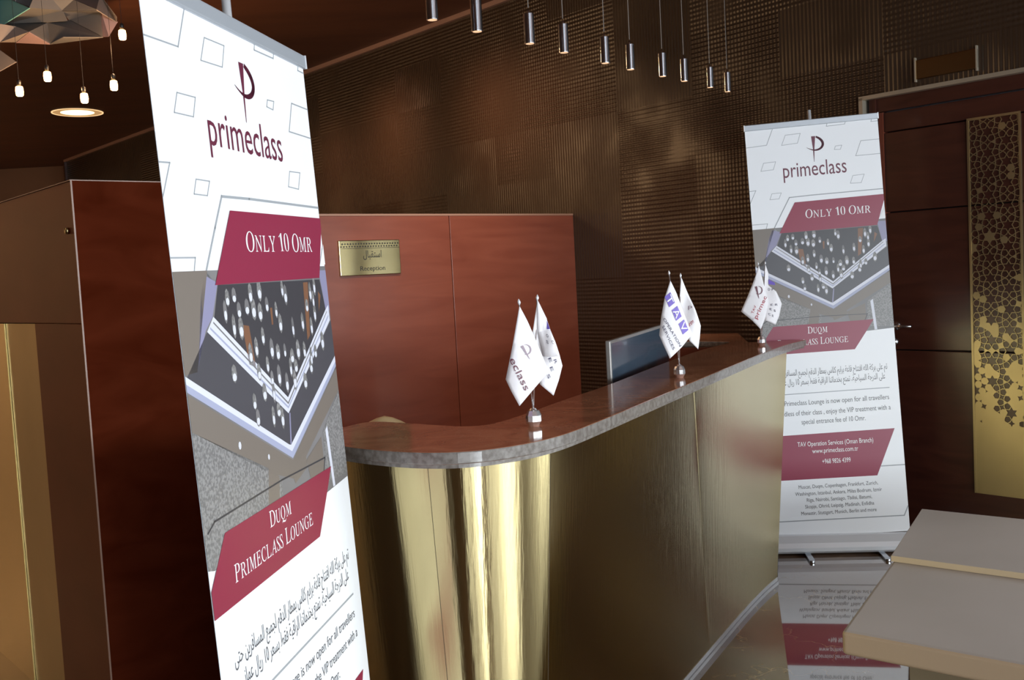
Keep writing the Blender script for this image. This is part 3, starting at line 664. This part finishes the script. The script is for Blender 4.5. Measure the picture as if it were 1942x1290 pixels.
# plaque over the door
s0_, z0_ = ws(1737, 145); s1_, z1_ = ws(1855, 98)
dq = thing('door_plaque', WP((s0_+s1_)/2, ws(1796, 128)[1]-.06, 0), 'narrow brass plaque on the woven wall above the door', 'sign')
zc_ = ws(1796, 122)[1]; hh = .048
g = G(); g.box(WP(s0_, zc_-hh, .012), TD*(s1_-s0_), BD*.012, V((0, 0, 2*hh))); bev(g.out('brass_plate', mat('plaque_brass', (.42, .27, .12), .24, metal=1), dq), .004)
for s_ in (s0_, s1_-.006):
    g = G(); g.box(WP(s_, zc_-hh-.012, .018), TD*.006, BD*.018, V((0, 0, 2*hh+.024))); g.out('side_bar', M['door_trim'], dq)

# ---------------------------------------------------------------- mahogany cabinet on the left
cz = 1.86; c0 = atz(133, 343, cz); c0.z = 0
cab = thing('entrance_cabinet', c0, 'tall mahogany cabinet with brass inlay at the left edge', 'cabinet')
D_ = .5
g = G(); g.box(c0, BD*D_, AD*2.2, V((0, 0, cz))); 
def cp(x, y, off=0): 
    n_ = -BD; return atp(x, y, c0+n_*off, n_)
u_w = (cp(73, 700)-c0).dot(AD); u_b = (cp(30, 900)-c0).dot(AD); zb_ = cp(40, 613).z
g = G(); g.box(c0+BD*.04, BD*(D_-.04), AD*2.2, V((0, 0, cz))); g.out('body', M['mahogany_dark'], cab)
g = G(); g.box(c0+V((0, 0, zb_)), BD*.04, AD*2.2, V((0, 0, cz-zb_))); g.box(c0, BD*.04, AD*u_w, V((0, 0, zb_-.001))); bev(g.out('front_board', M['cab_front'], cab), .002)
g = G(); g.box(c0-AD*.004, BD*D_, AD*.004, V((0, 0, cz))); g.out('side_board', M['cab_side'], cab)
g = G(); g.box(c0-AD*.006-BD*.002, BD*.005, AD*.004, V((0, 0, cz))); g.out('corner_edging', M['trim'], cab)
g = G(); g.box(c0-AD*.008-BD*.004+V((0, 0, cz)), BD*(D_+.01), AD*2.21, V((0, 0, .003))); g.out('top_edging', M['trim'], cab)
g = G(); g.box(c0+AD*(u_w+.002)+BD*.010, BD*.02, AD*(u_b-u_w-.004), V((0, 0, zb_-.003))); g.out('brass_inlay', M['brass_door'], cab)
g = G(); g.box(c0+AD*(u_b+.002)+BD*.004, BD*.02, AD*.9, V((0, 0, zb_-.003))); g.out('brass_inlay', M['brass'], cab)
g = G(); p_ = cp(131, 438); g.rod(p_, p_-BD*.012, .010, 14); g.out('lock', M['brass'], cab, True)

# ---------------------------------------------------------------- computer monitor behind the counter
mY = 3.75; mtl = aty(1157, 646.5, mY); dirm = V((.36, .93, 0)).normalized()
mn = V((dirm.y, -dirm.x, 0))
mr = atp(1266, 617, mtl, mn); mw_ = (mr-mtl).dot(dirm); mh = .41
mon = thing('computer_monitor', (mtl.x+dirm.x*mw_/2-.1, mtl.y+dirm.y*mw_/2, .75), 'flat computer monitor with a blue-grey glossy face behind the counter', 'monitor')
o = mtl-V((0, 0, mh)); g = G(); g.box(o, dirm*mw_, -mn*.02, V((0, 0, mh))); bev(g.out('casing', M['monitor_rim'], mon), .004)
g = G(); g.box(o+dirm*.012+V((0, 0, .012))+mn*.0015, dirm*(mw_-.024), -mn*.003, V((0, 0, mh-.024))); g.out('glossy_face', M['monitor_back'], mon)
g = G(); b_ = o+dirm*(mw_/2)-mn*.03; g.box(b_-dirm*.03+V((0, 0, -(o.z-.75))), dirm*.06, -mn*.02, V((0, 0, o.z-.75+.12))); g.out('neck', M['monitor_rim'], mon)
g = G(); g.box(V((b_.x, b_.y, .751))-dirm*.12+mn*.08, dirm*.24, -mn*.18, V((0, 0, .008))); bev(g.out('foot', M['monitor_rim'], mon), .003)

# ---------------------------------------------------------------- cream chair behind the counter
tp = aty(715, 790, 3.35); ch = thing('tub_chair', (tp.x+.02, tp.y+.28, 0), 'cream tub chair with a curved back behind the counter', 'chair')
cc = V((tp.x+.02, tp.y+.28, 0)); g = G(); vs = []; nA = 28
for k in range(nA+1):
    a = math.radians(180+ k*180/nA) + math.radians(0); 
    zt = tp.z-.004-.22*abs(math.cos(a))**1.6
    for r, z in ((.28, .30), (.28, zt-.01), (.268, zt), (.242, zt), (.23, zt-.01), (.23, .30)):
        vs.append(cc+V((r*math.cos(a), r*math.sin(a), z)))
fs = [(k*6+i, k*6+(i+1) % 6, (k+1)*6+(i+1) % 6, (k+1)*6+i) for k in range(nA) for i in range(6)]+[tuple(range(6)), tuple(nA*6+i for i in range(5, -1, -1))]
mesh('curved_back', vs, fs, M['chair'], ch, True)
g = G().lathe(cc, [(.22, .36), (.235, .38), (.235, .44), (.21, .465), (0, .47)], 28); g.out('seat', M['chair'], ch, True)
for a in (45, 135, 225, 315):
    q = cc+V((.19*math.cos(math.radians(a)), .19*math.sin(math.radians(a)), 0)); G().rod(q, q+V((0, 0, .37)), .012, 10, 0, .018).out('leg', M['mahogany_dark'], ch, True)

# ---------------------------------------------------------------- table flags
def grid_sheet(poly, depthf, mt, name, parent, base, k, cuts=5):
    """flag cloth: outline in cloth plane millimetres, bulged by depthf"""
    bm = bmesh.new(); vs = [bm.verts.new((x, y, 0)) for x, y in poly]; bm.faces.new(vs)
    bmesh.ops.triangulate(bm, faces=bm.faces[:]); bmesh.ops.subdivide_edges(bm, edges=bm.edges[:], cuts=cuts, use_grid_fill=True)
    bmesh.ops.triangulate(bm, faces=bm.faces[:])
    bm.verts.index_update(); V_ = [base(v.co.x, v.co.y, depthf(v.co.x, v.co.y)) for v in bm.verts]; F_ = [tuple(v.index for v in f.verts) for f in bm.faces]; bm.free()
    o = mesh(name, V_, F_, mt, parent, True); s = o.modifiers.new('thick', 'SOLIDIFY'); s.thickness = .0006; s.offset = -1; return o
def flag_stand(ballpx, label, A, B):
    bx, by = ballpx; basep = atz(bx, by, ZT); dep = (basep-CAM).dot(FW); k = dep/F
    root = thing('table_flag_stand', basep, label, 'flag stand', 'chrome flag stands on the marble counter')
    c3 = V(basep)
    def P(x, y, d=0.0): return c3 + RT*((x-bx)*k) - UP*((y-by)*k) + FW*d
    R = .0215*1.0
    g = G(); g.lathe(c3, [(0, 0), (R*.62, 0), (R*.72, .004), (R, R*.62), (R, R*1.35), (R*.72, R*1.95), (R*.5, R*2.0), (R*.3, R*2.25), (0, R*2.3)], 10); g.out('base', M['bright_chrome'], root)
    for nm, D in (('A', A), ('B', B)):
        top = D['top']; dd = D.get('d', 0); g = G(); a = c3+V((0, 0, R*2.1)); b = P(top[0], top[1], dd); g.rod(a, b, .0022, 8); 
        g.out('flag_pole', M['bright_chrome'], root, True)
        G().lathe(b, [(0, -.004), (.003, -.002), (.0045, .003), (.003, .008), (0, .013)], 10, (b-a).normalized()).out('finial', M['silver'], root, True)
        fx = D['fold']; amp = D.get('amp', .010)
        def dep_f(x, y, fx=fx, amp=amp, dd=dd):
            return dd-.006-amp*math.cos((x-fx[0])*fx[1]+(y-by)*fx[2])
        base = lambda x, y, d: P(x, y, d)
        fl = grid_sheet(D['poly'], dep_f, M['cloth'], 'flag_cloth', root, base, k)
        for (poly2) in D.get('lap', []):
            grid_sheet(poly2, lambda x, y: dep_f(x, y)-.004, M['cloth'], 'folded_lap', root, base, k, 2)
        def put(kind, *a_, lift=.0016):
            g = G()
            if kind == 'text':
                s_, p0, p1, up, cap, mt = a_; vs, fs = T(s_); dx, dy = p1[0]-p0[0], p1[1]-p0[1]
                pts = [(p0[0]+dx*a+up[0]*cap*b, p0[1]+dy*a+up[1]*cap*b) for a, b in vs]; nm_ = 'flag_lettering'
            elif kind == 'poly':
                pts, mt = a_; fs = [tuple(range(len(pts)))]; nm_ = 'flag_emblem'
            elif kind == 'logo':
                (cx, cy), s_, ang, mt = a_; ca, sa = math.cos(ang), math.sin(ang); q, fs = [], []
                st = [(-.12, .5), (.08, .5), (-.02, -.62), (-.05, -.62)]; q += st; fs.append((0, 1, 2, 3))
                arc = [(.10+.34*math.cos(math.radians(80-i*17)), .12+.36*math.sin(math.radians(80-i*17)), .05*math.sin(math.pi*(i+1)/15)) for i in range(14)]
                for i in range(13):
                    (x0, y0, w0), (x1, y1, w1) = arc[i], arc[i+1]; L = math.hypot(x1-x0, y1-y0); nx, ny = -(y1-y0)/L, (x1-x0)/L; n0 = len(q)
                    q += [(x0+nx*w0, y0+ny*w0), (x1+nx*w1, y1+ny*w1), (x1-nx*w1, y1-ny*w1), (x0-nx*w0, y0-ny*w0)]; fs.append((n0, n0+1, n0+2, n0+3))
                pts = [(cx+(x*ca-y*sa)*s_, cy-(x*sa+y*ca)*s_) for x, y in q]; nm_ = 'flag_emblem'
            g.add([P(x, y, dep_f(x, y)-lift) for x, y in pts], fs); g.out(nm_, mt, root)
        for it in D.get('marks', []): put(*it[:-1], lift=it[-1])
    return root
def un(dx, dy): L = math.hypot(dx, dy); return (dx/L, dy/L)
INKP = M['ink']; GI = mat('navy_ink', (.06, .05, .11), .5); PK = mat('faded_ink', (.33, .25, .30), .5)
flag_stand((1013, 808), 'nearest chrome stand with two white flags on the curved counter end',
    dict(top=(984.5, 576), poly=[(985, 581), (1000, 609), (1016, 645), (1041, 705), (1010, 740), (985, 769), (970, 742), (959, 719), (965, 690), (972, 655)], fold=(975, .05, .0), amp=.012, d=-.012,
         marks=[('text', 'eclass', (966, 682), (995, 741), un(29.5, -14.5), 12.5, INKP, .002), ('logo', (997, 667), 26, .55, PK, .002)]),
    dict(top=(1019, 567), d=.012, poly=[(1019.5, 569), (1036, 602), (1044, 626), (1053, 648), (1061, 672), (1067, 694), (1060, 722), (1050, 751), (1024, 729), (1014, 690), (1010, 630)], fold=(1010, .12, .03), amp=.006,
         lap=[[(1019, 570), (1037, 604), (1037, 625), (1044, 627), (1061, 676), (1046, 677), (1030, 676), (1020, 630)]],
         marks=[('poly', [(1037, 607), (1043, 624), (1037, 624.5)], M['tav'], .006), ('text', 'O', (1036, 638), (1040, 641), (0, -1), 5.5, GI, .0062), ('text', 'S', (1036, 650), (1040, 653), (0, -1), 5.5, GI, .0062), ('text', 'C', (1046, 650), (1050, 653), (0, -1), 5.5, GI, .0062),
                ('text', 'E', (1040, 680), (1043, 688), (.9, -.4), 5.5, GI, .002), ('text', 'R', (1050, 683), (1053, 691), (.9, -.4), 5.5, GI, .002), ('text', 'E', (1043, 697), (1046, 705), (.9, -.4), 5.5, GI, .002), ('text', 'S', (1037, 711), (1040, 719), (.9, -.4), 5.5, GI, .002)]))
TV = [((1262, 551), (1275, 578)), ((1271, 586), (1285, 611)), ((1286, 611), (1299, 637))]
mk = []
ux, uy = un(43, 99); vx, vy = -.78, .62            # along the lettering, and across it (downwards on the cloth)
for i, ch_ in enumerate('TAV'):
    o_ = (1269+i*13.4, 555+i*25.6); L = 21.5; H_ = 14
    q = [o_, (o_[0]+ux*L, o_[1]+uy*L), (o_[0]+ux*L+vx*H_, o_[1]+uy*L+vy*H_), (o_[0]+vx*H_, o_[1]+vy*H_)]
    mk.append(('poly', q, M['tav'], .0016))
    p0 = (o_[0]+vx*H_*.92+ux*3, o_[1]+vy*H_*.92+uy*3); p1 = (p0[0]+ux*(L-6), p0[1]+uy*(L-6)); mk.append(('text', ch_, p0, p1, (-vx, -vy), H_*.86, M['white_ink'], .0024))
mk.append(('text', 'OPERATION', (1255, 606), (1287, 658), (.80, -.6), 5, GI, .0016)); mk.append(('text', 'SERVICES', (1253, 620), (1274, 664), (.80, -.6), 5, GI, .0016))
flag_stand((1289, 716), 'middle chrome flag stand with a purple lettered flag beside the monitor',
    dict(top=(1268, 520), poly=[(1269, 533), (1281, 557), (1293, 588), (1312, 634), (1292, 658), (1268, 680), (1257, 657), (1248, 636), (1252, 600), (1258, 566)], fold=(1262, .05, .0), amp=.012, d=-.012, marks=mk),
    dict(top=(1291.5, 524), d=.012, poly=[(1291.7, 525), (1305, 555), (1318, 585), (1329.5, 618), (1328, 640), (1325, 662.5), (1307, 646), (1298, 610), (1289, 573)], fold=(1290, .12, .03), amp=.006,
         marks=[('text', 'P', (1306, 588), (1313, 588), (0, -1), 8, PK, .002), ('text', 'prim', (1306, 622), (1316, 612), (-.4, -1), 8, M['red_ink'], .002)]))
flag_stand((1445, 655), 'farthest chrome stand with two small white flags at the tip of the counter',
    dict(top=(1436.5, 502), poly=[(1436.5, 504), (1442, 525), (1448, 548), (1456, 572), (1449, 603), (1440, 625), (1424, 608), (1404, 591), (1417, 560), (1429, 528)], fold=(1440, .06, .0), amp=.010, d=-.012,
         marks=[('logo', (1434, 554), 21, .25, INKP, .002), ('text', 'primec', (1433, 606), (1452, 564), (-.85, -.45), 7.5, M['red_ink'], .002), ('text', 'TAV', (1426, 596), (1432, 581), (-.85, -.45), 4.5, M['red_ink'], .002)]),
    dict(top=(1452, 500), d=.010, poly=[(1452, 501), (1458, 517), (1458, 541), (1472, 553), (1483, 576), (1478, 600), (1471, 616), (1450, 607), (1447, 560)], fold=(1450, .12, .03), amp=.005,
         marks=[('poly', [(1458, 530), (1469, 536), (1470, 541), (1458, 539)], M['tav'], .003), ('text', 'O', (1457, 551), (1461, 551), (0, -1), 4.5, GI, .003), ('text', 'P', (1464, 551), (1468, 551), (0, -1), 4, GI, .003),
                ('text', 'E R', (1462, 580), (1475, 580), (0, -1), 4, GI, .003), ('text', 'E S', (1460, 588), (1471, 592), (0, -1), 4, GI, .003), ('text', 'C E', (1457, 597), (1467, 602), (0, -1), 4, GI, .003)]))

# ---------------------------------------------------------------- row of tube pendants over the counter
tubes = [(820, 38, 3.02, 'first'), (905, 60, 3.12, 'second'), (1005, 83, 3.40, 'third'), (1070, 100, 3.58, 'fourth'), (1148, 120, 3.88, 'fifth'), (1196, 132, 4.05, 'sixth'), (1257, 145, 4.40, 'seventh'), (1298, 154, 4.62, 'eighth'), (1347, 166, 5.05, 'ninth'), (1380, 174, 5.3, 'tenth')]
GP = 'steel tube pendants over the counter'
def copy_tree(o, parent=None):
    c_ = o.copy(); C.objects.link(c_); c_.parent = parent
    for ch_ in [q for q in o.children]: copy_tree(ch_, c_)
    return c_
proto = thing('tube_pendant', (0, 0, 0), 'x', 'pendant lamp', GP)
g = G(); g.lathe((0, 0, 0), [(.0145, 0), (.0178, 0), (.018, .0006), (.018, .002), (.018, .098), (.018, .0996), (.0176, .1), (.005, .1005), (.004, .102), (.004, .112), (0, .112)], 32); g.out('tube', M['tube'], proto, True)
G().lathe((0, 0, .001), [(0, -.001), (.0146, -.001), (.0146, .004), (0, .004)], 20).out('lens', M['lens_glow'], proto)
G().rod((0, 0, .12), (0, 0, 1.45), .0012, 6).out('cable', M['monitor_rim'], proto)
for i, (x, y, d, nth) in enumerate(tubes):
    p = CAM+ray(x, y)*(d/ray(x, y).dot(FW)); o = proto if i == 0 else copy_tree(proto); o.location = p
    o['label'] = ('%s steel tube pendant from the left in the row over the counter' % nth) if i < 9 else 'last steel tube pendant, rightmost of the row over the counter'
    for ch_ in o.children:
        if ch_.name.startswith('cable'):
            ch_.scale = (1, 1, 1); ch_.data = ch_.data.copy()
            for v in ch_.data.vertices:
                if v.co.z > .5: v.co.z = CZ-p.z
    # canopy plate on the ceiling
    G().lathe((p.x, p.y, CZ), [(.03, -.012), (.03, 0)], 16).out('canopy', M['steel'], o)

# ---------------------------------------------------------------- glowing bulbs, disc light and folded ceiling sculpture on the left
bulbs = [(37, 173, 'lowest-left glowing glass pendant bulb near the picture edge'), (90, 145, 'glowing glass pendant bulb, second from the left edge'), (160, 186, 'glowing glass pendant bulb just above the round ceiling light'), (216, 162, 'glowing glass pendant bulb nearest the tall banner'), (232, 66, 'highest glowing pendant bulb beside the folded sculpture')]
for x, y, lab in bulbs:
    d = 6.2; p = CAM+ray(x, y)*(d/ray(x, y).dot(FW)); r = thing('bulb_pendant', p, lab, 'pendant lamp', 'warm glass bulbs hanging in the hall')
    G().lathe(p, [(0, -.030), (.016, -.030), (.021, -.025), (.0235, 0), (.021, .025), (.017, .029), (0, .030)], 20).out('glass_shade', M['lamp_glow'], r, True)
    G().lathe(p, [(.012, .034), (.013, .065), (.004, .072), (0, .073)], 14).out('cap', M['black'], r, True)
    G().rod(p+V((0, 0, .07)), V((p.x, p.y, CZ)), .0012, 6).out('cable', M['black'], r)
    l = bpy.data.lights.new('bulb_light', 'POINT'); l.energy = 14; l.color = (1, .6, .3); l.shadow_soft_size = .04; lo_ = bpy.data.objects.new('bulb_light', l); C.objects.link(lo_); lo_.location = p-V((0, 0, .07))
p = atz(147, 215, CZ-.01); r = thing('round_ceiling_light', V((p.x, p.y, CZ)), 'round warm recessed light in the dark ceiling', 'ceiling light')
rad = 46/F*(p-CAM).dot(FW)
G().lathe((p.x, p.y, CZ-.006), [(rad*.95, 0), (rad*1.0, 0), (rad*1.0, .006), (rad*.95, .006), (rad*.95, 0)], 48, None, 0, False).out('rim', mat('rim_glow', (.1, .08, .05), .4, em=(1, .62, .30), es=1.2), r)
G().lathe((p.x, p.y, CZ-.003), [(rad*.66, 0), (rad*.94, 0), (rad*.94, .003), (rad*.66, .003), (rad*.66, 0)], 48, None, 0, False).out('reflector', mat('reflector_glow', (.1, .08, .05), .3, em=(1, .55, .22), es=.5), r)
G().lathe((p.x, p.y, CZ-.004), [(0, 0), (rad*.65, 0), (rad*.65, .004), (0, .004)], 48).out('diffuser', M['disc_glow'], r)
# faceted hanging sculpture
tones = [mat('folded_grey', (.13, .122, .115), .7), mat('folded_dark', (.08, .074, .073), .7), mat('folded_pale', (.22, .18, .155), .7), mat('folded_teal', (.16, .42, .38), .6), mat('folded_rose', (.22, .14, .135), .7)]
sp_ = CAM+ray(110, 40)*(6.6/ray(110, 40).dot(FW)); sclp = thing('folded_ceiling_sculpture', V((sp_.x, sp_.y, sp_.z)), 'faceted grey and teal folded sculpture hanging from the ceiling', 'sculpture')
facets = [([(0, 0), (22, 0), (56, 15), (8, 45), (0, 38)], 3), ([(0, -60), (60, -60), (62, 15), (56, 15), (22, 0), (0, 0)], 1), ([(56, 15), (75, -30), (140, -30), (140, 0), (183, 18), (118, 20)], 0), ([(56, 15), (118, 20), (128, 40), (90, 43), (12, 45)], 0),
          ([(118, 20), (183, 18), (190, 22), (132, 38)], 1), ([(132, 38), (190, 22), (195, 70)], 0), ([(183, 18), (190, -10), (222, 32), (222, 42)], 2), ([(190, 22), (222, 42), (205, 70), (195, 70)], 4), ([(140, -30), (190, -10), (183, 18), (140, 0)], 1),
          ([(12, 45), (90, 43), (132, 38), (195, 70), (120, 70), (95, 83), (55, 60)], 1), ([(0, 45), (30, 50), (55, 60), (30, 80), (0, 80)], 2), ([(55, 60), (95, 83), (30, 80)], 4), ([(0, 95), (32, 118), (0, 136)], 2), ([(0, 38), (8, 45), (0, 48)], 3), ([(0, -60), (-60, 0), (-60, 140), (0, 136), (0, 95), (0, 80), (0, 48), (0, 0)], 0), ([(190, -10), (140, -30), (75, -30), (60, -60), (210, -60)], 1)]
hv = {}
def hd(pt):
    if pt not in hv: hv[pt] = 6.6+random.Random(pt[0]*31+pt[1]).uniform(-.14, .14)
    return hv[pt]
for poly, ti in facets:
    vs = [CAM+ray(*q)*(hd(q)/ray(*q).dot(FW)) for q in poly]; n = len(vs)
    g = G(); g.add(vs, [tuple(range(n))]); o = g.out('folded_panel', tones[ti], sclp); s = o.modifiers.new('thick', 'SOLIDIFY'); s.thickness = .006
for q in ((30, 10), (140, 0)):
    a = CAM+ray(*q)*(6.6/ray(*q).dot(FW)); G().rod(a, V((a.x, a.y, CZ)), .003, 6).out('suspension_wire', M['monitor_rim'], sclp)

# ---------------------------------------------------------------- low stepped table, lower right
zt = .46
p00 = atz(1596, 1196, zt); lf = (atz(1690, 1067, zt)-p00); Ld = V((lf.x, lf.y, 0)).normalized(); Rd = V((Ld.y, -Ld.x, 0)); Llen = lf.length
tb = thing('low_table', (p00+Ld*.4+Rd*.5)*1.0, 'cream low table with a raised step, lower right beside the banner reflection', 'table'); tb.location.z = 0
h_ = .070; W_ = 1.5
Rr = (atz(1942, 1260, zt)-p00); Rr = V((Rr.x, Rr.y, 0)).normalized()
g = G(); g.box(p00-V((0, 0, h_)), Rr*W_, Ld*(Llen+.42), V((0, 0, h_))); g.m = [1, 0, 1, 1, 1, 1]; bev(g.out('tabletop', [M['cream'], M['cream_side_lit']], tb), .012, 4)
q0 = atz(1690, 1053, zt+.022); top_bl = atz(1748, 965, zt+.022); L2 = V((top_bl.x-q0.x, top_bl.y-q0.y, 0))
g = G(); g.box(V((q0.x, q0.y, zt)), Rr*W_, L2, V((0, 0, .022))); o = g.out('raised_step', [M['cream']], tb); bev(o, .003)
g = G(); g.box(V((q0.x, q0.y, zt+.001))-V((L2.x, L2.y, 0)).normalized()*.002, Rr*W_, L2.normalized()*.002, V((0, 0, .019))); g.out('lit_step_face', M['cream_edge_lit'], tb)  # paler strip: the light on the step's edge is put into its colour
g = G(); a = p00+Rr*.16+Ld*.12; g.box(V((a.x, a.y, 0)), Rr*(W_-.3), Ld*(Llen+.1), V((0, 0, zt-h_))); g.out('plinth', M['plinth'], tb)
